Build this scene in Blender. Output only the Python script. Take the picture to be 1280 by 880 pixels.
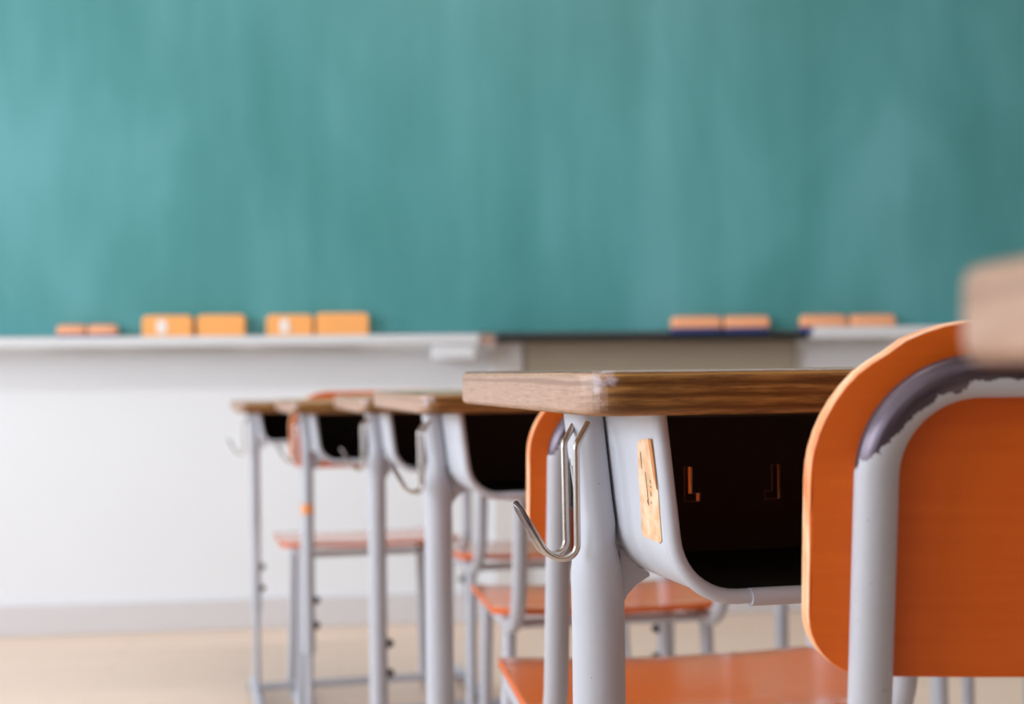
import bpy, bmesh, math, random
from mathutils import Vector, Matrix
random.seed(7)
PI = math.pi
S = bpy.context.scene
for o in list(bpy.data.objects):
    bpy.data.objects.remove(o)
C = S.collection
R = math.radians

# ------------------------------------------------------------------ camera
F = 50 / 36 * 1280
YAW, ROLL, CAMH = R(7.0), R(0.63), 0.775
HY = 462.7
fw = Vector((math.sin(YAW), math.cos(YAW), 0))
rt = Vector((math.cos(YAW), -math.sin(YAW), 0))
up = Vector((0, 0, 1))
r2 = rt * math.cos(ROLL) - up * math.sin(ROLL)
u2 = rt * math.sin(ROLL) + up * math.cos(ROLL)
camd = bpy.data.cameras.new('camera')
cam = bpy.data.objects.new('camera', camd)
C.objects.link(cam)
cam.matrix_world = Matrix(((r2.x, u2.x, -fw.x, 0), (r2.y, u2.y, -fw.y, 0), (r2.z, u2.z, -fw.z, CAMH), (0, 0, 0, 1)))
camd.lens = 50
camd.sensor_width = 36
camd.sensor_fit = 'HORIZONTAL'
camd.shift_y = (HY - 440) / 1280
camd.clip_start = 0.02
camd.dof.use_dof = True
camd.dof.focus_distance = 0.90
camd.dof.aperture_fstop = 6.0
S.camera = cam


def at(px, py, d):
    return Vector((0, 0, CAMH)) + d * (fw + (px - 640) / F * r2 + (HY - py) / F * u2)


# ------------------------------------------------------------------ light
S.view_settings.view_transform = 'Standard'
S.view_settings.look = 'None'
S.view_settings.gamma = 1
S.view_settings.use_curve_mapping = False
S.view_settings.exposure = -0.15
w = bpy.data.worlds.new('daylight')
S.world = w
w.use_nodes = True
w.node_tree.nodes['Background'].inputs[0].default_value = (0.80, 0.90, 1.0, 1)
w.node_tree.nodes['Background'].inputs[1].default_value = 1.0


def area(name, loc, target, sx, sy, power, col):
    l = bpy.data.lights.new(name, 'AREA')
    l.shape = 'RECTANGLE'
    l.size = sx
    l.size_y = sy
    l.energy = power
    l.color = col
    o = bpy.data.objects.new(name, l)
    C.objects.link(o)
    o.location = loc
    o.rotation_euler = (Vector(target) - Vector(loc)).to_track_quat('-Z', 'Y').to_euler()
    return o


WX0, WX1, WYB, WYF, WZ = -3.9, 4.4, -3.6, 4.38, 2.95
for k, yy in enumerate((2.85, 0.4, -2.05)):
    area('window_daylight', (WX0 - 0.10, yy, 1.68), (2.0, yy, 1.1), 2.0, 1.5, (88, 125, 24)[k], (0.86, 0.93, 1.0))
for yy, pw_ in ((-1.4, 4), (2.3, 40)):
    area('ceiling_fill_light', (0.9, yy, WZ - 0.12), (0.9, yy, 0), 2.2, 0.3, pw_, (1.0, 0.98, 0.95))  # unseen fill lights, added to lift the room and the board's right side
area('corridor_fill_light', (WX1 + 0.10, -0.5, 1.7), (0, -0.5, 1.0), 3.0, 1.0, 1.0, (1.0, 0.93, 0.84))  # weak fill added from the right, outside the view


# ------------------------------------------------------------------ materials
def srgb(r, g, b):
    f = lambda c: (c / 255 / 12.92) if c / 255 <= 0.04045 else ((c / 255 + 0.055) / 1.055) ** 2.4
    return (f(r), f(g), f(b), 1)


def mat(name, col, rough=0.5, metal=0.0, spec=0.5, coat=0.0):
    m = bpy.data.materials.new(name)
    m.use_nodes = True
    b = m.node_tree.nodes['Principled BSDF']
    b.inputs['Base Color'].default_value = col
    b.inputs['Roughness'].default_value = rough
    b.inputs['Metallic'].default_value = metal
    b.inputs['Specular IOR Level'].default_value = spec
    b.inputs['Coat Weight'].default_value = coat
    b.inputs['Coat Roughness'].default_value = 0.15
    return m


class NT:
    def __init__(s, m):
        s.m = m
        s.t = m.node_tree
        s.b = s.t.nodes['Principled BSDF']
        s.tc = s.t.nodes.new('ShaderNodeTexCoord')

    def n(s, typ, **kw):
        o = s.t.nodes.new('ShaderNode' + typ)
        for k, v in kw.items():
            setattr(o, k, v)
        return o

    def l(s, a, b):
        s.t.links.new(a, b)

    def mapping(s, scale, rot=(0, 0, 0)):
        mp = s.n('Mapping')
        mp.inputs['Scale'].default_value = scale
        mp.inputs['Rotation'].default_value = rot
        s.l(s.tc.outputs['Object'], mp.inputs['Vector'])
        return mp.outputs[0]

    def noise(s, vec, scale=1.0, detail=4, rough=0.55, dist=0.0):
        o = s.n('TexNoise')
        o.inputs['Scale'].default_value = scale
        o.inputs['Detail'].default_value = detail
        o.inputs['Roughness'].default_value = rough
        o.inputs['Distortion'].default_value = dist
        s.l(vec, o.inputs['Vector'])
        return o.outputs[0]

    def ramp(s, fac, stops):
        o = s.n('ValToRGB')
        e = o.color_ramp.elements
        e[0].position, e[0].color = stops[0]
        e[1].position, e[1].color = stops[-1]
        for p, c in stops[1:-1]:
            x = e.new(p)
            x.color = c
        s.l(fac, o.inputs[0])
        return o.outputs[0]

    def mix(s, fac, a, b):
        o = s.n('Mix', data_type='RGBA')
        if isinstance(fac, float):
            o.inputs[0].default_value = fac
        else:
            s.l(fac, o.inputs[0])
        for i, v in ((6, a), (7, b)):
            if isinstance(v, tuple):
                o.inputs[i].default_value = v
            else:
                s.l(v, o.inputs[i])
        return o.outputs[2]

    def math(s, op, a, b=None, c=None):
        o = s.n('Math', operation=op)
        for i, v in enumerate((a, b, c)):
            if v is None:
                continue
            if isinstance(v, (int, float)):
                o.inputs[i].default_value = v
            else:
                s.l(v, o.inputs[i])
        return o.outputs[0]

    def xyz(s):
        o = s.n('SeparateXYZ')
        s.l(s.tc.outputs['Object'], o.inputs[0])
        return o.outputs

    def bump(s, h, strength=0.2, dist=0.001):
        o = s.n('Bump')
        o.inputs['Strength'].default_value = strength
        o.inputs['Distance'].default_value = dist
        s.l(h, o.inputs['Height'])
        s.l(o.outputs[0], s.b.inputs['Normal'])


K0, K1 = (0, 0, 0, 1), (1, 1, 1, 1)

# glossy orange lacquered plywood, fine horizontal grain
M_ORANGE = mat('orange_lacquered_plywood', srgb(226, 116, 30), 0.45, spec=0.35, coat=0.08)
n = NT(M_ORANGE)
g = n.noise(n.mapping((3, 3, 60)), 3, 5)
n.l(n.mix(g, srgb(204, 84, 6), srgb(220, 102, 16)), n.b.inputs['Base Color'])
M_SEAT = mat('orange_seat_plywood', srgb(228, 118, 30), 0.30, coat=1.0)
n = NT(M_SEAT)
g = n.noise(n.mapping((4, 30, 4)), 2, 4)
n.l(n.mix(g, srgb(214, 96, 12), srgb(228, 116, 26)), n.b.inputs['Base Color'])
M_PLYEDGE = mat('pale_plywood_edge', srgb(226, 168, 122), 0.6)
n = NT(M_PLYEDGE)
g = n.noise(n.mapping((25, 160, 25)), 1, 4)
n.l(n.ramp(g, [(0.3, srgb(214, 120, 60)), (0.5, srgb(236, 170, 124)), (0.7, srgb(246, 212, 178))]), n.b.inputs['Base Color'])

# grey paint, a few chips
def paint(name, col, chips=True):
    m = mat(name, col, 0.42)
    k = NT(m)
    v = k.noise(k.mapping((1, 1, 1)), 320, 2)
    f = k.ramp(v, [(0.755, K0), (0.78, K1)])
    s = k.noise(k.mapping((1, 1, 1)), 30, 4)
    c = k.mix(s, tuple(x * 0.94 for x in col[:3]) + (1,), tuple(min(1, x * 1.05) for x in col[:3]) + (1,))
    if chips:
        k.l(k.mix(f, c, srgb(96, 84, 92)), k.b.inputs['Base Color'])
    else:
        k.l(c, k.b.inputs['Base Color'])
    return m


M_PAINT = paint('grey_steel_paint', srgb(186, 189, 200))
M_BOXP = paint('grey_box_paint', srgb(194, 199, 210), False)
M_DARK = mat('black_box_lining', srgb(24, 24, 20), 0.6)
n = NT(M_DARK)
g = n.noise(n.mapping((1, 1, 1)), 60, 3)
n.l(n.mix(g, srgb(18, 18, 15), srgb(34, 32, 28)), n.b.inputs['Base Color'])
M_STEEL = mat('worn_steel', srgb(128, 122, 124), 0.28, 0.9)
M_HOOK = mat('bare_hook_wire', srgb(186, 180, 176), 0.25, 0.85)
n = NT(M_HOOK)
z = n.xyz()
hv = n.noise(n.mapping((1, 1, 1)), 90, 3)
f = n.ramp(n.math('ADD', n.math('MULTIPLY', z[0], -32.0), n.math('MULTIPLY', hv, 0.25)), [(0.12, K0), (0.45, K1)])
n.l(n.mix(f, srgb(196, 190, 186), srgb(120, 112, 118)), n.b.inputs['Base Color'])
M_BOLT = mat('dark_bolt_steel', srgb(78, 70, 64), 0.4, 0.8)
M_RUBBER = mat('dark_rubber', srgb(60, 58, 56), 0.8)

# tube of the chair back: paint with the top and outer side of the bend worn to dark metal
M_TUBE = mat('grey_tube_paint_worn', srgb(188, 186, 186), 0.4)
n = NT(M_TUBE)
z = n.xyz()
ns = n.noise(n.mapping((1, 1, 1)), 55, 4, 0.6)
nz = n.noise(n.mapping((1, 1, 1)), 260, 2, 0.6)
at_t = n.n('Attribute', attribute_name='worn')
v = n.math('ADD', at_t.outputs['Fac'], n.math('ADD', n.math('MULTIPLY', n.math('SUBTRACT', ns, 0.5), 0.5), n.math('MULTIPLY', n.math('SUBTRACT', nz, 0.5), 0.35)))
f = n.ramp(v, [(0.50, K0), (0.53, K1)])
fleck = n.ramp(nz, [(0.72, K0), (0.75, K1)])
base = n.mix(n.math('MULTIPLY', fleck, 0.6), srgb(180, 181, 190), srgb(88, 76, 74))
ar = n.n('Attribute', attribute_name='around'); al = n.n('Attribute', attribute_name='along')
cx = n.n('CombineXYZ'); n.l(ar.outputs['Fac'], cx.inputs[0]); n.l(al.outputs['Fac'], cx.inputs[1])
streak = n.noise(cx.outputs[0], 1.0, 3)
metal = n.mix(n.ramp(streak, [(0.42, K0), (0.7, K1)]), srgb(74, 62, 72), srgb(112, 100, 112))
n.l(n.mix(f, base, metal), n.b.inputs['Base Color'])
n.l(n.math('MULTIPLY', f, 0.6), n.b.inputs['Metallic'])
n.l(n.ramp(f, [(0.0, (0.42,) * 3 + (1,)), (1.0, (0.30,) * 3 + (1,))]), n.b.inputs['Roughness'])

# desktop: laminate top, layered edge
M_TOP = mat('brown_wood_desktop', srgb(176, 132, 88), 0.22)
n = NT(M_TOP)
g = n.noise(n.mapping((3, 40, 3)), 2, 5)
n.l(n.mix(g, srgb(150, 104, 62), srgb(198, 152, 104)), n.b.inputs['Base Color'])
M_EDGE = mat('layered_plywood_desk_edge', srgb(140, 92, 48), 0.38)
n = NT(M_EDGE)
z = n.xyz()
wv = n.noise(n.mapping((4, 4, 60)), 1, 3)
zz = n.math('ADD', z[2], n.math('MULTIPLY', n.math('SUBTRACT', wv, 0.5), 0.0045))
lay = n.math('FRACT', n.math('MULTIPLY', zz, 1 / 0.0072))
lc = n.ramp(lay, [(0.0, srgb(104, 66, 28)), (0.25, srgb(154, 106, 54)), (0.55, srgb(178, 128, 70)), (0.8, srgb(138, 92, 44)), (1.0, srgb(102, 64, 26))])
gr = n.noise(n.mapping((16, 16, 230)), 2, 5, 0.75)
lc = n.mix(n.ramp(gr, [(0.40, K0), (0.62, K1)]), n.mix(0.75, lc, srgb(84, 48, 20)), lc)
# left-facing rims paler: rubbed wear plus window light put into the colour
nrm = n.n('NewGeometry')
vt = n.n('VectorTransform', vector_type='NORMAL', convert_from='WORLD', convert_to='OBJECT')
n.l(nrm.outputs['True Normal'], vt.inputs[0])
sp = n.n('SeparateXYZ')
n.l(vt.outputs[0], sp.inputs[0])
rub_lit = n.noise(n.mapping((50, 50, 260)), 1.5, 5, 0.7)
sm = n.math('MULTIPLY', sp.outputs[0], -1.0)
f = n.ramp(n.math('ADD', sm, n.math('MULTIPLY', n.math('SUBTRACT', rub_lit, 0.5), 0.5)), [(0.50, K0), (0.92, K1)])
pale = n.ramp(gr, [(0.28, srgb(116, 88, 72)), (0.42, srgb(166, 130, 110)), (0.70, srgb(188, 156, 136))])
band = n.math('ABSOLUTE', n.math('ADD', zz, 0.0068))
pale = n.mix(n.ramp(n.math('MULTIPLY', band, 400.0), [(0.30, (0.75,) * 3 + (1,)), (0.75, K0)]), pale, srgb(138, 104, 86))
top_ = n.math('ABSOLUTE', n.math('ADD', zz, 0.0024))
lc = n.mix(n.ramp(n.math('MULTIPLY', top_, 1150.0), [(0.4, (0.8,) * 3 + (1,)), (0.9, K0)]), lc, srgb(196, 144, 66))
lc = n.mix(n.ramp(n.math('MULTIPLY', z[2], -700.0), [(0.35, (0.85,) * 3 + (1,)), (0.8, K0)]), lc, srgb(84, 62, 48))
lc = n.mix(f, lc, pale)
xs3 = n.xyz()
dx = n.math('MULTIPLY', xs3[0], xs3[0]); dy = n.math('MULTIPLY', xs3[1], xs3[1])
rr = n.math('SQRT', n.math('ADD', dx, dy))
wz = n.noise(n.mapping((1, 1, 1)), 130, 4)
sp_ = n.math('ADD', n.math('MULTIPLY', rr, -34.0), n.math('ADD', n.math('ADD', wz, 0.22), n.math('MULTIPLY', xs3[2], 18.0)))
f = n.ramp(sp_, [(0.06, K0), (0.34, (0.75,) * 3 + (1,))])
lc = n.mix(f, lc, srgb(206, 194, 206))
n.l(lc, n.b.inputs['Base Color'])
n.bump(gr, 0.35, 0.0006)
M_CORNER = mat('rubbed_corner_wear', srgb(214, 202, 206), 0.3)

M_WALL = mat('white_wall_paint', srgb(236, 235, 233), 0.7)
n = NT(M_WALL)
g = n.noise(n.mapping((1, 1, 1)), 1.1, 3)
n.l(n.mix(g, srgb(228, 232, 239), srgb(236, 240, 246)), n.b.inputs['Base Color'])
M_CREAM = mat('warm_wall_paint', srgb(222, 208, 184), 0.8)
M_WARM = mat('wood_panel_wall', srgb(118, 86, 60), 0.7)
M_CEIL = mat('ceiling_board', srgb(238, 238, 234), 0.9)
M_BASE = mat('grey_baseboard', srgb(214, 212, 216), 0.5)
M_FLOOR = mat('pale_wood_floor', srgb(224, 200, 168), 0.38)
n = NT(M_FLOOR)
br = n.n('TexBrick')
br.offset = 0.5
for i, v in (('Color1', srgb(234, 210, 190)), ('Color2', srgb(229, 204, 184)), ('Mortar', srgb(206, 182, 152))):
    br.inputs[i].default_value = v
br.inputs['Scale'].default_value = 1
br.inputs['Mortar Size'].default_value = 0.002
br.inputs['Brick Width'].default_value = 1.2
br.inputs['Row Height'].default_value = 0.1
n.l(n.mapping((1, 1, 1)), br.inputs['Vector'])
g = n.noise(n.mapping((2, 25, 1)), 2, 5)
n.l(n.mix(n.math('MULTIPLY', g, 0.5), br.outputs[0], srgb(222, 196, 176)), n.b.inputs['Base Color'])

M_BOARD = mat('green_chalkboard', srgb(72, 140, 132), 0.42)
n = NT(M_BOARD)
a = n.noise(n.mapping((1.6, 1, 0.7)), 1.4, 3, 0.5, 0.4)
b_ = n.noise(n.mapping((9, 1, 1.2)), 1.0, 4, 0.6)
sm = n.math('ADD', n.math('MULTIPLY', a, 0.75), n.math('MULTIPLY', b_, 0.25))
fine = n.noise(n.mapping((1, 1, 1)), 140, 2)
sm = n.math('ADD', sm, n.math('MULTIPLY', n.math('SUBTRACT', fine, 0.5), 0.10))
n.l(n.ramp(sm, [(0.32, srgb(66, 138, 140)), (0.50, srgb(79, 151, 155)), (0.68, srgb(98, 167, 174))]), n.b.inputs['Base Color'])
M_TRAY = mat('white_metal_tray', srgb(218, 222, 228), 0.4)
M_TRAYD = mat('black_tray', srgb(16, 22, 24), 0.7)
M_PANEL = mat('grey_beige_panel', srgb(176, 166, 150), 0.6)
M_DUCT = mat('white_duct_plastic', srgb(222, 220, 222), 0.5)
M_EROR = mat('orange_eraser_cloth', srgb(255, 180, 106), 0.9)
M_ERPK = mat('faded_orange_eraser_cloth', srgb(248, 176, 132), 0.9)
M_ERBL = mat('blue_eraser_pad', srgb(36, 62, 130), 0.9)
M_ERWH = mat('pale_eraser_pad', srgb(232, 214, 204), 0.9)
M_LABEL = mat('white_eraser_tag', srgb(244, 238, 236), 0.6)
M_TAPE = mat('old_paper_tape', srgb(236, 204, 168), 0.6)
n = NT(M_TAPE)
g = n.noise(n.mapping((1, 60, 60)), 1.5, 4)
n.l(n.ramp(g, [(0.35, srgb(214, 166, 122)), (0.6, srgb(232, 202, 170))]), n.b.inputs['Base Color'])
M_TAPEB = mat('browned_paper', srgb(196, 128, 72), 0.7)
M_INK = mat('pencil_ink', srgb(112, 100, 92), 0.7)
M_ORTAPE = mat('orange_tape', srgb(240, 158, 96), 0.6)
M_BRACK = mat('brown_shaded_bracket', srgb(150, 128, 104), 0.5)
M_FRAME = mat('window_aluminium', srgb(190, 192, 194), 0.35, 0.6)


# ------------------------------------------------------------------ mesh helpers
def obj(name, bm, mats, parent=None, smooth=None, bevel=0.0, seg=2):
    me = bpy.data.meshes.new(name)
    bm.normal_update()
    bm.to_mesh(me)
    bm.free()
    for m in (mats if isinstance(mats, (list, tuple)) else [mats]):
        me.materials.append(m)
    o = bpy.data.objects.new(name, me)
    C.objects.link(o)
    if parent:
        o.parent = parent
    if smooth is not None:
        me.polygons.foreach_set('use_smooth', [True] * len(me.polygons))
        me.set_sharp_from_angle(angle=R(smooth))
    if bevel:
        md = o.modifiers.new('bevel', 'BEVEL')
        md.width = bevel
        md.segments = seg
        md.limit_method = 'ANGLE'
        md.angle_limit = R(40)
    return o


def box(bm, x0, x1, y0, y1, z0, z1, mi=0):
    vs = [bm.verts.new(p) for p in ((x0, y0, z0), (x1, y0, z0), (x1, y1, z0), (x0, y1, z0), (x0, y0, z1), (x1, y0, z1), (x1, y1, z1), (x0, y1, z1))]
    for q in ((0, 3, 2, 1), (4, 5, 6, 7), (0, 1, 5, 4), (1, 2, 6, 5), (2, 3, 7, 6), (3, 0, 4, 7)):
        f = bm.faces.new([vs[i] for i in q])
        f.material_index = mi
    return vs


def boxo(name, dims, m, parent=None, bevel=0.002):
    bm = bmesh.new()
    box(bm, *dims)
    return obj(name, bm, m, parent, 40, bevel)


def fillet(pts, rad, seg=8):
    """round the corners of a polyline; rad a number or a list per inner point"""
    pts = [Vector(p) for p in pts]
    out = [pts[0]]
    for i in range(1, len(pts) - 1):
        r = rad[i - 1] if isinstance(rad, (list, tuple)) else rad
        a, b, c = pts[i - 1], pts[i], pts[i + 1]
        u, v = (a - b).normalized(), (c - b).normalized()
        ang = u.angle(v)
        if r <= 0 or ang > PI - 0.01:
            out.append(b)
            continue
        t = min(r / math.tan(ang / 2), (a - b).length * 0.5, (c - b).length * 0.5)
        r = t * math.tan(ang / 2)
        cen = b + (u + v).normalized() * (r / math.sin(ang / 2))
        p0, p1 = b + u * t - cen, b + v * t - cen
        w_ = p0.angle(p1)
        for k in range(seg + 1):
            s = k / seg
            out.append(cen + (p0 * math.sin((1 - s) * w_) + p1 * math.sin(s * w_)) / math.sin(w_))
    out.append(pts[-1])
    return out


def tube(bm, pts, r, n=16, ry=None, ref=Vector((0, 1, 0)), caps=True, mi=0, closed=False):
    """sweep of a round (or oval: r across, ry along ref) section"""
    pts = [Vector(p) for p in pts]
    rings = []
    nrm = None
    N = len(pts)
    for i, p in enumerate(pts):
        a = pts[(i - 1) % N] if (closed or i > 0) else p
        c = pts[(i + 1) % N] if (closed or i < N - 1) else p
        t = (c - a).normalized()
        if nrm is None:
            q = ref if abs(ref.dot(t)) < 0.95 else Vector((1, 0, 0))
            nrm = (q - t * q.dot(t)).normalized()
        else:
            nrm = (nrm - t * nrm.dot(t)).normalized()
        bi = t.cross(nrm)
        rr = r[i] if isinstance(r, (list, tuple)) else r
        rings.append([bm.verts.new(p + nrm * math.sin(2 * PI * k / n) * (ry or rr) + bi * math.cos(2 * PI * k / n) * rr) for k in range(n)])
    M = N if closed else N - 1
    for i in range(M):
        A, B = rings[i], rings[(i + 1) % N]
        for k in range(n):
            f = bm.faces.new((A[k], A[(k + 1) % n], B[(k + 1) % n], B[k]))
            f.material_index = mi
    if caps and not closed:
        bm.faces.new(rings[0][::-1]).material_index = mi
        bm.faces.new(rings[-1]).material_index = mi
    bmesh.ops.recalc_face_normals(bm, faces=bm.faces)
    return rings


def rrect(x0, x1, y0, y1, r, seg=8, inset=0.0):
    """rounded rectangle outline, ccw; r = radii (four) or one"""
    rs = r if isinstance(r, (list, tuple)) else [r] * 4
    out = []
    for (cx, cy, sx, sy, a0), q in zip(((x1, y1, -1, -1, 0), (x0, y1, 1, -1, 90), (x0, y0, 1, 1, 180), (x1, y0, -1, 1, 270)), rs):
        ox, oy = cx + sx * q, cy + sy * q
        for k in range(seg + 1):
            a = R(a0 + 90 * k / seg)
            out.append((ox + math.cos(a) * (q - inset), oy + math.sin(a) * (q - inset)))
    return out


def loft(bm, rings, caps=True, mi=0, capmi=None):
    vr = [[bm.verts.new(p) for p in ring] for ring in rings]
    n = len(vr[0])
    for A, B in zip(vr, vr[1:]):
        for k in range(n):
            f = bm.faces.new((A[k], A[(k + 1) % n], B[(k + 1) % n], B[k]))
            f.material_index = mi
    if caps:
        f = bm.faces.new(vr[0][::-1])
        f.material_index = mi if capmi is None else capmi
        f = bm.faces.new(vr[-1])
        f.material_index = mi if capmi is None else capmi
    return vr


def slab(bm, x0, x1, y0, y1, z0, z1, r, e, mi=0, topmi=0):
    rings = []
    for k in range(5):
        a = k / 4 * PI / 2
        rings.append([(x, y, z0 + e * (1 - math.sin(a))) for x, y in rrect(x0, x1, y0, y1, r, 8, e * (1 - math.cos(a)))])
    rings = rings[::1]
    lo = [[(x, y, z0 + e - e * math.sin(PI / 2 * (1 - k / 4))) for x, y in rrect(x0, x1, y0, y1, r, 8, e * (1 - math.cos(PI / 2 * (1 - k / 4))))] for k in range(5)]
    hi = [[(x, y, z1 - e + e * math.sin(PI / 2 * k / 4)) for x, y in rrect(x0, x1, y0, y1, r, 8, e * (1 - math.cos(PI / 2 * k / 4)))] for k in range(5)]
    loft(bm, lo + hi, True, mi, topmi)


def plate(bm, xs, lo, hi, pos, thick, rows=8, mi=0, rim=1):
    """curved plywood sheet: column x spans lo(x)..hi(x); pos(x, v) -> (point, normal)"""
    fr, bk = [], []
    for x in xs:
        a, b = lo(x), hi(x)
        cf, cb = [], []
        for j in range(rows + 1):
            v = a + (b - a) * j / rows
            p, q = pos(x, v)
            cf.append(bm.verts.new(p + q * thick / 2))
            cb.append(bm.verts.new(p - q * thick / 2))
        fr.append(cf)
        bk.append(cb)
    n = len(xs)
    for i in range(n - 1):
        for j in range(rows):
            bm.faces.new((fr[i][j], fr[i + 1][j], fr[i + 1][j + 1], fr[i][j + 1])).material_index = mi
            bm.faces.new((bk[i][j], bk[i][j + 1], bk[i + 1][j + 1], bk[i + 1][j])).material_index = mi
        for j in (0, rows):
            bm.faces.new((fr[i][j], fr[i + 1][j], bk[i + 1][j], bk[i][j])).material_index = rim
    for i in (0, n - 1):
        for j in range(rows):
            bm.faces.new((fr[i][j], fr[i][j + 1], bk[i][j + 1], bk[i][j])).material_index = rim
    bmesh.ops.recalc_face_normals(bm, faces=bm.faces)


def columns(hw, n=36):
    return [hw * math.sin(PI / 2 * (2 * k / n - 1)) for k in range(n + 1)]


def corner(x, hw, rx, rz):
    """how far an elliptical corner pulls the edge in at x"""
    t = abs(x) - (hw - rx)
    if t <= 0:
        return 0.0
    t = min(1.0, t / rx)
    return rz * (1 - math.sqrt(max(0.0, 1 - t * t)))


def thing(name, label, cat, loc=(0, 0, 0), rz=0.0, group=None):
    o = bpy.data.objects.new(name, None)
    C.objects.link(o)
    o.empty_display_size = 0.05
    o.location = loc
    o.rotation_euler = (0, 0, rz)
    o['label'] = label
    o['category'] = cat
    if group:
        o['group'] = group
    return o


def tag(o, label, cat, group=None):
    o['label'] = label
    o['category'] = cat
    if group:
        o['group'] = group
    return o


def struct(name, bm, m, bevel=0.0):
    o = obj(name, bm, m, None, None, bevel)
    o['kind'] = 'structure'
    return o


# ------------------------------------------------------------------ room
bm = bmesh.new(); box(bm, WX0 - .2, WX1 + .2, WYB - .2, WYF + .2, -0.1, 0); struct('floor', bm, M_FLOOR)
bm = bmesh.new(); box(bm, WX0 - .2, WX1 + .2, WYB - .2, WYF + .2, WZ, WZ + .1); struct('ceiling', bm, M_CEIL)
bm = bmesh.new(); box(bm, WX0 - .2, WX1 + .2, WYF, WYF + .15, 0, WZ); struct('wall_front', bm, M_WALL)
bm = bmesh.new(); box(bm, WX0 - .2, WX1 + .2, WYB - .15, WYB, 0, WZ); struct('wall_back', bm, M_WARM)


def pierced(name, x0, x1, ops, z0, z1, m):
    bm = bmesh.new()
    box(bm, x0, x1, WYB, WYF, 0, z0)
    box(bm, x0, x1, WYB, WYF, z1, WZ)
    y = WYB
    for a, b in ops:
        box(bm, x0, x1, y, a, z0, z1)
        y = b
    box(bm, x0, x1, y, WYF, z0, z1)
    return struct(name, bm, m)


L_OPS = [(-3.1, -1.0), (-0.65, 1.45), (1.8, 3.9)]
pierced('wall_left', WX0 - .2, WX0, L_OPS, 0.9, 2.45, M_WALL)
R_OPS = [(-2.1, 1.1)]
pierced('wall_right', WX1, WX1 + .2, R_OPS, 1.15, 2.25, M_WARM)
for k, (x, (a, b), z0, z1) in enumerate([(WX0, q, 0.9, 2.45) for q in L_OPS] + [(WX1, q, 1.15, 2.25) for q in R_OPS]):
    bm = bmesh.new()
    xa, xb = (x - .06, x - .02) if x < 0 else (x + .02, x + .06)
    t = 0.04
    box(bm, xa, xb, a, b, z0, z0 + t); box(bm, xa, xb, a, b, z1 - t, z1)
    mid = (a + b) / 2
    for y0, y1 in ((a, a + t), (mid - t / 2, mid + t / 2), (b - t, b)):
        box(bm, xa, xb, y0, y1, z0 + t, z1 - t)
    struct('window_%d' % (k + 1), bm, M_FRAME)

bm = bmesh.new(); box(bm, WX0, WX1, WYF - .012, WYF, 0, 0.092); struct('baseboard_front', bm, M_BASE, 0.003)
bm = bmesh.new(); box(bm, WX0, WX0 + .012, WYB, WYF - .012, 0, 0.092); struct('baseboard_left', bm, M_BASE, 0.003)


def wallx(px, depth_off=0.0):
    """world x on the front wall seen at pixel column px"""
    p = at(px, 462, 1.0)
    return p.x / p.y * (WYF - depth_off)


TZ = 0.891      # underside line of the board, top of the tray
xl, xm0, xm1 = -2.5, wallx(612), wallx(1005)
xr_ = 3.1
board = thing('chalkboard', 'wide green chalkboard with a chalk tray along its lower edge on the front wall', 'chalkboard', ((xl + xr_) / 2, WYF, TZ))
bx = (xl + xr_) / 2


def bpart(name, x0, x1, y0, y1, z0, z1, m, bevel=0.002):
    bm = bmesh.new()
    box(bm, x0 - bx, x1 - bx, y0 - WYF, y1 - WYF, z0 - TZ, z1 - TZ)
    return obj(name, bm, m, board, 40, bevel)


bpart('writing_surface', xl, xr_, WYF - .035, WYF - .001, TZ, TZ + 1.22, M_BOARD)
bpart('top_rail', xl, xr_, WYF - .045, WYF - .001, TZ + 1.22, TZ + 1.25, M_TRAY)


def tray(x0, x1, z0, z1, m, dep, lip=.012):
    """chalk tray: shelf with an upturned lip"""
    bm = bmesh.new()
    prof = [(0, z0 + .004), (0, z1 - .012), (-dep + .006, z1 - .012), (-dep + .006, z1 - .012 + lip), (-dep, z1 - .012 + lip), (-dep, z0 + .006), (-dep + .006, z0)]
    a = [bm.verts.new((x0 - bx, p - .036, q - TZ)) for p, q in prof]
    b = [bm.verts.new((x1 - bx, p - .036, q - TZ)) for p, q in prof]
    n_ = len(prof)
    for i in range(n_):
        bm.faces.new((a[i], a[(i + 1) % n_], b[(i + 1) % n_], b[i]))
    bm.faces.new(a[::-1]); bm.faces.new(b)
    bmesh.ops.recalc_face_normals(bm, faces=bm.faces)
    return obj('chalk_tray', bm, m, board, 40, 0.0015)


t1 = tray(xl, wallx(598, .1), TZ - .038, TZ, M_TRAY, .095, .006)
t2 = tray(wallx(620, .05), wallx(1000, .05), TZ - .032, TZ, M_TRAYD, .095, .003)
t2['label'] = 'narrow black middle tray'
t3 = tray(wallx(1013, .1), xr_, TZ - .030, TZ, M_TRAY, .095, .020)
# drawer box under the end of the left tray
bpart('tray_drawer', wallx(540, .1), wallx(594, .1), WYF - .125, WYF - .036, TZ - .082, TZ - .040, M_TRAY, 0.006)
# duct and panel on the wall
bm = bmesh.new(); box(bm, wallx(614), wallx(652), WYF - .030, WYF, 0.092, TZ - .026); struct('trim_1', bm, M_DUCT, 0.003)
bm = bmesh.new(); box(bm, wallx(653), wallx(988), WYF - .020, WYF, 0.35, TZ - .024); struct('trim_2', bm, M_PANEL, 0.003)
bm = bmesh.new(); box(bm, wallx(989), wallx(993), WYF - .024, WYF, 0.35, TZ - .024); struct('trim_3', bm, M_PANEL, 0.001)


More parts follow.
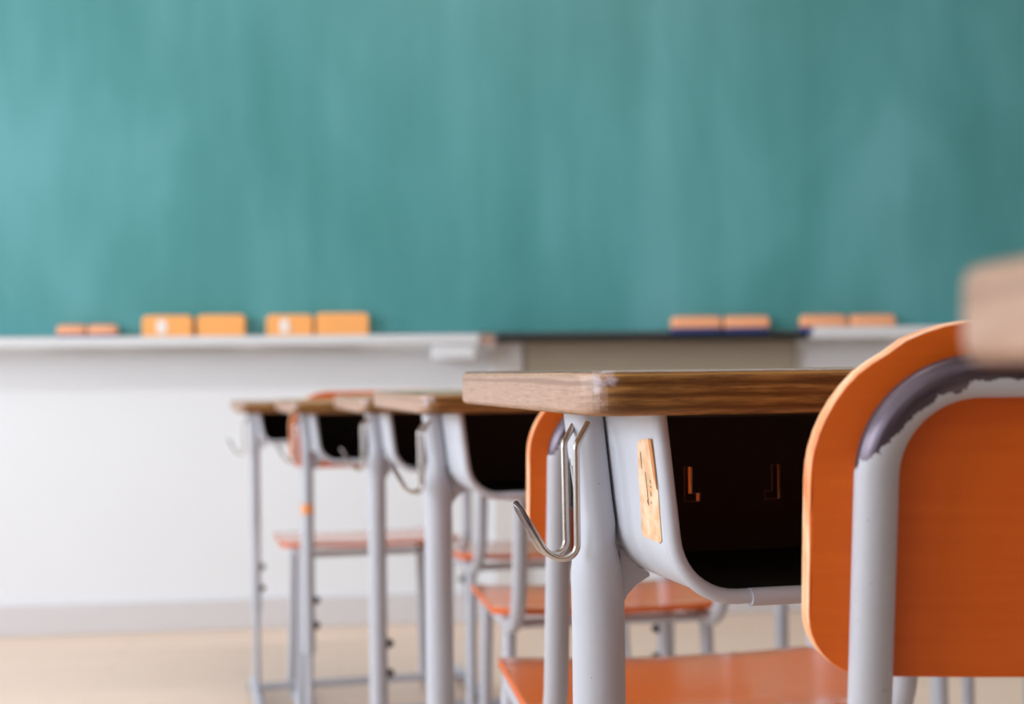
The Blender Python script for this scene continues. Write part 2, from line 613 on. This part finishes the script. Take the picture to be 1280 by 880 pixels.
# ------------------------------------------------------------------ erasers
def eraser(px0, px1, h, dep, style, label, group, yo=0.0, lift=0.0, tagside=False):
    """style 'edge': stands on its long edge, broad cloth face to the room; 'flat': lies on its pad"""
    x0, x1 = wallx(px0, .09), wallx(px1, .09)
    z0 = TZ - .012 + lift
    y1 = WYF - .043 - yo
    t = thing('chalkboard_eraser', label, 'eraser', ((x0 + x1) / 2, y1 - dep / 2, z0), 0, group)
    hw = (x1 - x0) / 2
    if style == 'edge':
        bm = bmesh.new()
        rings = []
        for yy, ins in ((-dep / 2, .008), (-dep / 2 + .004, .003), (-dep / 2 + .012, 0), (dep * .2, 0)):
            rings.append([(x, yy, z) for x, z in rrect(-hw, hw, 0, h, [.016, .016, .006, .006], 6, ins * .5)])
        loft(bm, rings); bmesh.ops.recalc_face_normals(bm, faces=bm.faces)
        obj('grip', bm, M_EROR, t, 50)
        bm = bmesh.new()
        loft(bm, [[(x, yy, z) for x, z in rrect(-hw + .003, hw - .003, .003, h - .003, .010, 6)] for yy in (dep * .2, dep / 2)])
        bmesh.ops.recalc_face_normals(bm, faces=bm.faces)
        obj('pad', bm, M_ERWH, t, 50)
        bm = bmesh.new(); box(bm, -.010, .010, -dep / 2 - .004, -dep / 2 - .001, .004, h - .002)
        if tagside:
            bm2 = bmesh.new(); loft(bm2, [[(x, yy, z) for x, z in rrect(-hw * .42, -hw * .02, h * .22, h * .80, .008, 5)] for yy in (-dep / 2 - .0015, -dep / 2 + .002)])
            bmesh.ops.recalc_face_normals(bm2, faces=bm2.faces)
            obj('paper_tag', bm2, M_LABEL, t, 50)
        bm.free()
    else:
        ph = h * .38
        bm = bmesh.new()
        loft(bm, [[(x, y, zz) for x, y in rrect(-hw + ins, hw - ins, -dep / 2 + ins, dep / 2 - ins, .010, 5)] for zz, ins in ((0, .001), (ph, .0))])
        bmesh.ops.recalc_face_normals(bm, faces=bm.faces)
        obj('pad', bm, M_ERBL, t, 50)
        bm = bmesh.new()
        loft(bm, [[(x, y, zz) for x, y in rrect(-hw + ins, hw - ins, -dep / 2 + ins, dep / 2 - ins, .012, 5)] for zz, ins in ((ph, 0), (h * .8, 0), (h * .94, .004), (h, .011))])
        bmesh.ops.recalc_face_normals(bm, faces=bm.faces)
        obj('grip', bm, M_ERPK, t, 50)
        bm = bmesh.new()
        tube(bm, [(-hw - .0005, 0, h * .55), (-hw * .9, 0, h + .002), (0, 0, h + .004), (hw * .9, 0, h + .002), (hw + .0005, 0, h * .55)], .0015, 6, ry=.012)
        obj('hand_strap', bm, M_ERPK, t, 50)
    return t


G1, G2 = 'standing erasers on the left chalk tray', 'erasers lying flat on the trays'
eraser(70, 107, .040, .04, 'flat', 'small dark-based eraser at the far left end of the tray, left of its pair', G2)
eraser(109, 146, .040, .04, 'flat', 'small dark-based eraser at the far left end of the tray, right of its pair', G2)
eraser(177, 241, .070, .04, 'edge', 'bright orange eraser with white tag, standing just right of the small eraser pair', G1, tagside=True)
eraser(246, 307, .071, .04, 'edge', 'plain bright orange eraser standing second in the row, beside a white-tagged one', G1)
eraser(333, 392, .070, .04, 'edge', 'orange eraser with white tag, third of four standing erasers', G1, tagside=True)
eraser(395, 462, .074, .04, 'edge', 'tallest plain orange eraser, rightmost of four standing on the left tray', G1)
eraser(842, 905, .054, .04, 'flat', 'blue-padded eraser at the left end of the pair on the black middle tray', G2)
eraser(908, 965, .054, .04, 'flat', 'blue-padded eraser at the right end of the pair on the black middle tray', G2)
eraser(1004, 1062, .056, .04, 'flat', 'blue-padded eraser where the white right-hand tray begins', G2)
eraser(1066, 1123, .056, .04, 'flat', 'blue-padded eraser furthest right, nearest the big orange chair back', G2)
# small chalk box at the gap of the trays
cb = thing('chalk_box', 'small pinkish brown chalk box in the gap between the trays', 'box', (wallx(609, .06), WYF - .064, TZ - .040))
bm = bmesh.new(); box(bm, -.020, .020, -.025, .025, 0, .026); obj('carton', bm, mat('pinkish_card', srgb(196, 160, 146), .8), cb, 40, .002)
bm = bmesh.new(); box(bm, -.021, .021, -.026, .026, .0262, .033); obj('lid', bm, mat('brown_card', srgb(176, 142, 128), .8), cb, 40, .002)
bm = bmesh.new(); box(bm, wallx(609, .06) - .024 - bx, wallx(609, .06) + .024 - bx, -.092, -.036, -.0445, -.0402)
obj('tray_bracket', bm, M_TRAY, board, 40, .001)


# ------------------------------------------------------------------ desks
def desk(label, px, d, phi, ztop, thick, zbox, sc=1.0, W=.60, D=.385, group='school desks in the near column', hero=False, hook=True, ortape=False, legr=.0165, bar=(.26, .06), bolts=True):
    """origin: near-left corner of the top, on the floor; x right, y away from the sitter"""
    p = at(px, 462, d)
    t = thing('school_desk', label, 'desk', (p.x, p.y, 0), R(phi) - YAW, group)
    zu = ztop - thick
    # top
    bm = bmesh.new()
    slab(bm, 0, W, 0, D, -thick, 0, .026, .0048, 0, 1)
    top = obj('tabletop', bm, [M_EDGE, M_TOP], t, 35)
    top.location = (0, 0, ztop)
    # book box: U profile, tapered sides, rounded lower corners
    x0, x1 = .047, W - .047
    hb = zu - zbox
    rc = min(.042, hb * .42)

    def prof(off, seg=9, flare=0.0):
        pts = []
        xa, xb = x0 + off - flare, x1 - off + flare
        tp = .012
        zb = zbox + off - flare
        pts.append((xa, zu))
        q = fillet([(xa, 0, zu), (xa + tp, 0, zb), (xb - tp, 0, zb), (xb, 0, zu)], [rc - off, rc - off], seg)
        return [(v.x, v.z) for v in q]

    ya, yb = .024, .228

    def ushell(bm, o1, o2, y0, y1, mi=0):
        a, b = prof(o1), prof(o2)
        A = [[bm.verts.new((x, y, z)) for x, z in q] for q, y in ((a, y0), (a, y1), (b, y1), (b, y0))]
        for i in range(4):
            P, Q = A[i], A[(i + 1) % 4]
            for k in range(len(P) - 1):
                bm.faces.new((P[k], P[k + 1], Q[k + 1], Q[k])).material_index = mi
        for k in (0, -1):
            bm.faces.new([A[i][k] for i in range(4)])
        bmesh.ops.recalc_face_normals(bm, faces=bm.faces)

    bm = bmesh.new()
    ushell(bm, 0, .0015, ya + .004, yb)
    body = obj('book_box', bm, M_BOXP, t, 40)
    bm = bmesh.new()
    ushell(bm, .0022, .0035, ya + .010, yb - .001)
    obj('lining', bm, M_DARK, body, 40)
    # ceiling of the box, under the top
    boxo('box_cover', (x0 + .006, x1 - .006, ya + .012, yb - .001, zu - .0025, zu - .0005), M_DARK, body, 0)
    # back wall with keyhole slots
    bm = bmesh.new()
    if hero:
        zs = zu - .046
        slots = []
        rims = []
        for sx, m_ in ((.1385, 1), (.208, -1)):
            w_ = .006
            slots.append((sx, sx + w_, zs - .0255, zs))
            fx0, fx1 = (sx + w_, sx + w_ + .006) if m_ > 0 else (sx - .006, sx)
            slots.append((fx0, fx1, zs - .0255, zs - .0195))
            if m_ > 0:
                rims.append([(sx, zs), (sx + w_, zs), (sx + w_, zs - .0195), (fx1, zs - .0195), (fx1, zs - .0255), (sx, zs - .0255)])
            else:
                rims.append([(sx, zs), (sx + w_, zs), (sx + w_, zs - .0255), (fx0, zs - .0255), (fx0, zs - .0195), (sx, zs - .0195)])
        xs_ = sorted({x0 + .004, x1 - .004, *[v for s in slots for v in s[:2]]})
        zs_ = sorted({zbox + .002, zu - .0026, *[v for s in slots for v in s[2:]]})
        for i in range(len(xs_) - 1):
            for j in range(len(zs_) - 1):
                cx, cz = (xs_[i] + xs_[i + 1]) / 2, (zs_[j] + zs_[j + 1]) / 2
                if any(s[0] < cx < s[1] and s[2] < cz < s[3] for s in slots):
                    continue
                box(bm, xs_[i], xs_[i + 1], yb - .0035, yb - .0015, zs_[j], zs_[j + 1])
        # trim the lower corners with the box's own width
        bmesh.ops.remove_doubles(bm, verts=bm.verts, dist=1e-6)
        for v in bm.verts:
            if v.co.z < zbox + .03:
                if v.co.x < x0 + .01:
                    v.co.x = x0 + .03
                if v.co.x > x1 - .01:
                    v.co.x = x1 - .03
        rim_list = rims
    else:
        q = prof(.003)
        loft(bm, [[(x, y, z) for x, z in q] for y in (yb - .0035, yb - .0015)])
        bmesh.ops.recalc_face_normals(bm, faces=bm.faces)
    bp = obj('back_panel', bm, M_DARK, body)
    if hero:
        for i, rm in enumerate(rims):
            g_ = bmesh.new()
            tube(g_, [(x, yb - .0036, z) for x, z in rm], .00045, 6, closed=True)
            q_ = obj('slot_rim', g_, M_STEEL, body)
            # the punched tab, pushed back a little, leaves a thin gap on one side
            xa_, xb_ = min(x for x, z in rm), max(x for x, z in rm)
            za_ = min(z for x, z in rm)
            g_ = bmesh.new()
            box(g_, xa_ - .0006, (xb_ - .0075 if i == 0 else xb_ + .0004), yb + .0002, yb + .0008, za_ - .0006, zs + .0006)
            if i == 0:
                box(g_, xa_, xb_ - .0012, yb + .0002, yb + .0008, za_ - .0006, za_ + .0055)
            obj('punched_tab', g_, M_DARK, body)
    # rolled lip round the opening
    bm = bmesh.new()
    q = prof(.0025, 10)
    tube(bm, [(x, ya + .003, z) for x, z in q], .0046, 12, ry=.0065)
    obj('lip', bm, M_PAINT, body, 50)
    bm = bmesh.new()
    tube(bm, [(x0 + .012 + rc + .004, ya + .0015, zbox + .0020), (x1 - .012 - rc - .004, ya + .0015, zbox + .0020)], .0055, 12, ry=.0070)
    obj('lip_sleeve', bm, M_PAINT, body, 50)

    # legs
    ly = .14
    for s in (0, 1):
        def X(x):
            return x if s == 0 else W - x
        bm = bmesh.new()
        rings = []
        zt = zu - .001
        # z, centre x, centre y, half x, half y, squareness
        lr = legr * 1.06
        secs = [(.215, .0455, ly, lr, lr * 1.1, 2), (zbox - .04, .0455, ly, lr, lr * 1.1, 2), (zbox - .010, .0453, ly, lr, lr * 1.1, 2), (zbox + .004, .0446, ly, lr * .97, lr * 1.12, 2),
                (zbox + .014, .0442, ly, lr * .86, lr * 1.25, 2), (zbox + .024, .0440, ly, lr * .72, lr * 1.15, 2.1), (zbox + .038, .0438, ly + .001, .0100, lr * 1.10, 2.2),
                (zbox + .055, .0422, ly + .002, .0098, lr * 1.08, 2.3), (zt, .0366, ly + .003, .0098, lr * 1.1, 2.4)]
        for zz, cx, cy, hx, hy, pw in secs:
            ring = []
            for k in range(28):
                a = 2 * PI * k / 28
                ca, sa = math.cos(a), math.sin(a)
                inner = ca > 0 if s == 0 else ca < 0
                pq = 7 if (inner and zz > zbox + .03) else pw
                ring.append((X(cx) + hx * math.copysign(abs(ca) ** (2 / pq), ca), cy + hy * math.copysign(abs(sa) ** (2 / pq), sa), zz))
            rings.append(ring)
        loft(bm, rings)
        bmesh.ops.recalc_face_normals(bm, faces=bm.faces)
        leg = obj('leg', bm, M_PAINT, t, 40)
        # raised seam on the outer far side of the leg
        bm = bmesh.new()
        tube(bm, [(X(.0302), ly + .008, zbox + .075), (X(.0340), ly + .004, zbox + .04), (X(.0455 - lr * .93), ly - .004, zbox - .002), (X(.0455 - lr * .90), ly - .007, zbox - .026)], [.0008, .0012, .0012, .0005], 8)
        obj('weld_seam', bm, M_PAINT, leg, 60)
        # lower telescopic part
        bm = bmesh.new()
        tube(bm, [(X(.0455), ly, .012), (X(.0455), ly, .235)], legr - .003, 20, ry=legr * 1.2 - .003)
        low = obj('lower_leg', bm, M_PAINT, leg, 40)
        for bz in ((.268, .318) if bolts else ()):
            bm = bmesh.new()
            sg = 1 if s == 0 else -1
            xb_ = X(.0455) + sg * (legr - .001)
            tube(bm, [(xb_, ly, bz), (xb_ + sg * .006, ly, bz), (xb_ + sg * .0065, ly, bz), (xb_ + sg * .012, ly, bz)], [.0085, .0085, .006, .005], 12)
            obj('bolt', bm, M_BOLT, leg, 40)
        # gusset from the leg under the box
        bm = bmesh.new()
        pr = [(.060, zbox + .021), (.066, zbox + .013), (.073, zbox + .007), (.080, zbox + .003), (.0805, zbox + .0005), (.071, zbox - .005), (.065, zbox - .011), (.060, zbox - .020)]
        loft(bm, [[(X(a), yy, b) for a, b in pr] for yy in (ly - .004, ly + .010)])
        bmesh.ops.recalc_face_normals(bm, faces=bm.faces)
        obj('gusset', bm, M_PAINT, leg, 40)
        # floor runner
        bm = bmesh.new()
        tube(bm, fillet([(X(.0455), .015, .010), (X(.0455), .03, .020), (X(.0455), D - .10, .020), (X(.0455), D - .085, .010)], .02, 5), .0125, 14, ry=.010, ref=Vector((0, 0, 1)))
        run = obj('runner', bm, M_PAINT, t, 40)
        for yy in (.022, D - .092):
            bm = bmesh.new()
            tube(bm, [(X(.0455), yy, 0.0), (X(.0455), yy, .012)], .013, 14)
            obj('foot_cap', bm, M_RUBBER, run, 40)
    bm = bmesh.new()
    tube(bm, [(.046, bar[0], bar[1]), (W - .046, bar[0], bar[1])], .0095, 14)
    obj('cross_bar', bm, M_PAINT, t, 40)

    # bag hook: one wire bent double
    if hook:
        zt = ztop - .043
        zb = ztop - .118
        yc = .113
        path = []
        for s_ in (-1, 1):
            k = s_ * .0145
            pts = fillet([(.0310, yc + .012 + k, zt + .009), (.0195, yc + k, zt - .004), (.0200, yc + k * .9, zb - .001), (.0030, yc + k * .55, zb - .001), (-.0145, yc + k * .25, zb + .030)],
                         [.006, .017, .019], 9)
            path.append(pts)
        tip = Vector((-.0165, yc, zb + .0335))
        full = path[0] + [tip] + path[1][::-1]
        bm = bmesh.new()
        tube(bm, full, .0022, 12)
        obj('bag_hook', bm, M_HOOK, t, 50)
    if ortape:
        bm = bmesh.new()
        tube(bm, [(.0455, ly, .492), (.0455, ly, .512)], legr + .0012, 20, ry=legr * 1.2 + .0012)
        q = obj('tape', bm, M_ORTAPE, t, 40)
        q['label'] = 'scrap of orange tape round the leg'
    if hero:
        # torn paper name tape on the box's outer side, slanting with the side wall
        def side(y, z):
            f_ = (zu - z) / (zu - zbox)
            return x0 + .012 * f_
        def patch(outline, off, thk):
            bm = bmesh.new()
            outline = [(y + .012 * (zu - .016 - z) / .062 - .002, z) for y, z in outline]
            a = [bm.verts.new((side(y, z) - off, y, z)) for y, z in outline]
            b = [bm.verts.new((side(y, z) - off - thk, y, z)) for y, z in outline]
            bm.faces.new(a); bm.faces.new(b[::-1])
            for i in range(len(a)):
                bm.faces.new((a[i], b[i], b[(i + 1) % len(a)], a[(i + 1) % len(a)]))
            bmesh.ops.recalc_face_normals(bm, faces=bm.faces)
            return bm
        ty0, ty1 = .030, .066
        zt, zb = zu - .016, zu - .078
        tp = obj('name_tape', patch([(ty0 + .001, zt - .03), (ty0 - .001, zb + .002), (ty0 + .003, zb), (ty1 - .002, zb + .001), (ty1, zb + .006), (ty1 - .001, zb + .012), (ty1, zt - .022), (ty1 - .001, zt - .003), (ty1 - .006, zt), (ty0 + .007, zt + .001), (ty0 + .004, zt - .014)], .0002, .0003), M_TAPE, t)
        tp['label'] = 'torn cream paper tape with faint pencil marks'
        bm = patch([(ty0 + .0005, zt - .029), (ty0 + .006, zt - .020), (ty0 + .012, zt + .0015), (ty0 + .007, zt + .001), (ty0 + .003, zt - .014)], .0009, .0006)
        obj('curled_edge', bm, M_TAPEB, tp)
        for q in (((.0525, -.036), (.0500, -.046), (.0490, -.056), (.0510, -.053)), ((.0595, -.024), (.0585, -.034)), ((.0440, -.040), (.0430, -.042)), ((.0445, -.044), (.0425, -.0445)), ((.0440, -.047), (.0430, -.0495), (.0440, -.050)), ((.0442, -.0535), (.0428, -.0545))):
            bm = bmesh.new()
            tube(bm, [(side(y, zu + z) - .0007, y + .012 * (-.016 - z) / .062 - .002, zu + z) for y, z in q], .00022, 6)
            obj('pencil_mark', bm, M_INK, tp)
        # pale rubbed spot on the near-left corner
        bm = bmesh.new()
        return t
    return t


desk('worn brown-edged desk in sharp focus, paper tape on its open book box', 738, .800, 13.5, .7742, .0262, .6360, hero=True)
desk('school desk second from the front, half hidden behind the sharp desk', 526, 1.60, 14, .7485, .0225, .6270, legr=.0160)
desk('third school desk from the front, overlapped by the second desk at its right', 449, 2.24, 13.5, .733, .0240, .6140, legr=.0142)
desk('school desk fourth from the front with a scrap of orange tape on its leg', 361, 2.70, 13.5, .718, .0230, .5990, legr=.0115, ortape=True)
desk('farthest, leftmost desk of the column, nearest the white wall', 296, 3.20, 13.5, .7060, .0220, .6130, legr=.0105, bar=(.14, .036))
# desk beside the camera: its far-left corner enters the frame at the right
phi0 = R(8)
pc = at(1156, 462, .335)
Dd = .385
yv = Vector((-math.sin(phi0 - YAW), math.cos(phi0 - YAW), 0))
q0 = pc - yv * Dd
u0 = Vector((q0.x, q0.y, 0))
dd = u0.dot(fw); pxx = 640
t0 = desk('blurred desk in the near right foreground, its pale corner above the orange backrest', 640, 1.0, 8, .7975, .0225, .667)
t0.location = (q0.x, q0.y, 0)
# next column, seen as legs between the nearer things
desk('grey-legged desk seen below the big orange backrest at the lower right', 1196, 1.93, 12, .715, .022, .605, group='school desks in the right-hand column', legr=.0115, bolts=False)
desk('desk whose leg shows between the sharp desk and the big orange backrest', 982, 2.50, 12, .715, .022, .605, group='school desks in the right-hand column', legr=.0115, bolts=False)


# ------------------------------------------------------------------ chairs
def chair(label, px, d, phi, ztop, zbot, zseat, group='school chairs in the near column', hero=False, depth=.36, seatw=.37, tx=.1545):
    """px, d: left edge of the backrest. origin: middle of the backrest on the floor; y towards the desk"""
    hw = .1875
    rz = R(phi) - YAW
    p = at(px, 462, d)
    xa = Vector((math.cos(rz), math.sin(rz), 0))
    o = p + xa * hw
    t = thing('school_chair', label, 'chair', (o.x, o.y, 0), rz, group)
    H = ztop - zbot
    zc = zbot
    lean = .10
    sag = .016

    def pos(x, z):
        y = -sag * (1 - (x / hw) ** 2) - (z - zc) * lean
        nx = -2 * sag * x / hw ** 2
        q = Vector((nx, -1, -lean)).normalized()
        return Vector((x, y, z)), -q

    bm = bmesh.new()
    lo = lambda x: zbot + corner(x, hw, .030, .032)
    hi = lambda x: ztop - corner(x, hw, .086, .080 * H / .18) - (.0022 * math.exp(-((x + .1530) / .005) ** 2) if hero else 0)
    plate(bm, columns(hw, 44), lo, hi, pos, .0095, 8)
    obj('backrest', bm, [M_ORANGE, M_PLYEDGE], t, 40, .0018, 2)

    # back tube: inverted U behind the backrest, down and forward under the seat
    zr = zseat - .020
    rad = .0110
    ytop = lambda z: -(z - zc) * lean - .0045 - rad
    zt = ztop - .0165 - rad
    half = fillet([(tx, depth - .03, zr), (tx, ytop(zr) + .004, zr), (tx - .002, ytop(zt) - .004, zt), (0, ytop(zt) - sag, zt)], [.085, .050], 14)
    pts = half + [Vector((-p_.x, p_.y, p_.z)) for p_ in half[-2::-1]]
    bm = bmesh.new()
    tube(bm, pts, rad, 24)
    fr = obj('back_frame', bm, M_TUBE, t, 60)
    me = fr.data
    att = me.attributes.new('worn', 'FLOAT', 'POINT')
    a1 = me.attributes.new('around', 'FLOAT', 'POINT')
    a2 = me.attributes.new('along', 'FLOAT', 'POINT')
    for i, v in enumerate(me.vertices):
        c = v.co
        a1.data[i].value = abs((i % 24) - 12) * 0.45
        a2.data[i].value = c.x * 18
        r_ = max(0.0, (c.z - (ztop - .088)) / .088)            # height in the bend
        # outward side of the tube
        k = i // 24
        cen = pts[min(k, len(pts) - 1)]
        out = (c - cen) / rad
        dirv = Vector((cen.x, 0, (cen.z - (ztop - .075)) * 1.2))
        dirv = dirv.normalized() if dirv.length > 1e-5 else Vector((0, 0, 1))
        if abs(cen.x) < tx - .045:
            dirv = Vector((0, 0, 1))
        side_ = out.dot(dirv)
        att.data[i].value = (0.0 if r_ <= 0 else min(1.0, r_ * 2.2)) * (0.62 + .55 * side_) - 0.0
    # seat
    bm = bmesh.new()
    sw = seatw / 2
    y0, y1 = .030, depth
    ys0 = lambda x: y0 + corner(x, sw, .06, .05) + .000
    ys1 = lambda x: y1 - corner(x, sw, .05, .045)

    def spos(x, y):
        u = (y - y0) / (y1 - y0)
        z = zseat + .006 * (x / sw) ** 2 - .010 * max(0, (u - .80) / .2) ** 2 + .006 * max(0, (.2 - u) / .2) ** 2
        return Vector((x, y, z)), Vector((0, 0, 1))

    plate(bm, columns(sw, 32), ys0, ys1, spos, .010, 14)
    obj('seat', bm, [M_SEAT, M_ORANGE], t, 40, .003, 2)
    # legs, runners, stretchers
    for s in (-1, 1):
        x = s * tx
        xo = s * (tx + .008)
        bm = bmesh.new(); tube(bm, fillet([(x, depth - .055, zr), (x, depth - .020, zr), (xo, depth - .004, .016)], .028, 6), .0105, 16)
        obj('leg', bm, M_PAINT, t, 50)
        bm = bmesh.new(); tube(bm, [(x, .10, zr - .003), (xo, .075, .016)], .0105, 16)
        obj('leg', bm, M_PAINT, t, 50)
        bm = bmesh.new(); tube(bm, fillet([(xo, .025, .010), (xo, .045, .016), (xo, depth + .005, .016), (xo, depth + .022, .010)], .02, 5), .0100, 12)
        run = obj('runner', bm, M_PAINT, t, 50)
        for yy in (.032, depth + .015):
            bm = bmesh.new(); tube(bm, [(xo, yy, 0), (xo, yy, .010)], .0115, 12)
            obj('foot_cap', bm, M_RUBBER, run, 50)
    for yy in (.10, depth - .05):
        bm = bmesh.new(); tube(bm, [(-tx, yy, zr), (tx, yy, zr)], .0075, 12)
        obj('stretcher', bm, M_PAINT, t, 50)
    return t


chair('large orange-backed chair at the right foreground, paint worn off its grey tube', 1001, .735, 1.5, .7975, .6170, .455, hero=True, tx=.1585)
chair('orange chair behind the sharp desk, its backrest edge standing beside the bag hook', 657, 1.27, 7, .7722, .6110, .445, tx=.1635, seatw=.36)
chair('chair under the third desk, its tube curving down left of the sharp desk leg', 618, 2.06, 9, .742, .600, .409)
chair('chair seen as a small orange seat edge just right of the second desk leg', 578, 2.72, 13, .730, .590, .404)
chair('farthest orange chair, its backrest showing round the desk with a taped leg', 361, 3.12, 13, .733, .566, .382, seatw=.41)
chair('chair with one thin leg showing at the lowest far right corner', 1215, 2.42, 8, .70, .56, .40, group='chairs in the right-hand column')

# housings for the added ceiling fill lamps, out of view above
for yy in (-1.4, 2.3):
    t = thing('ceiling_fill_lamp', 'added unseen ceiling fill lamp %s' % ('above the camera' if yy < 0 else 'nearer the chalkboard'), 'lamp', (0.9, yy, WZ))
    bm = bmesh.new(); box(bm, -1.15, 1.15, -.17, .17, -.07, 0); obj('housing', bm, M_TRAY, t, 40, .005)
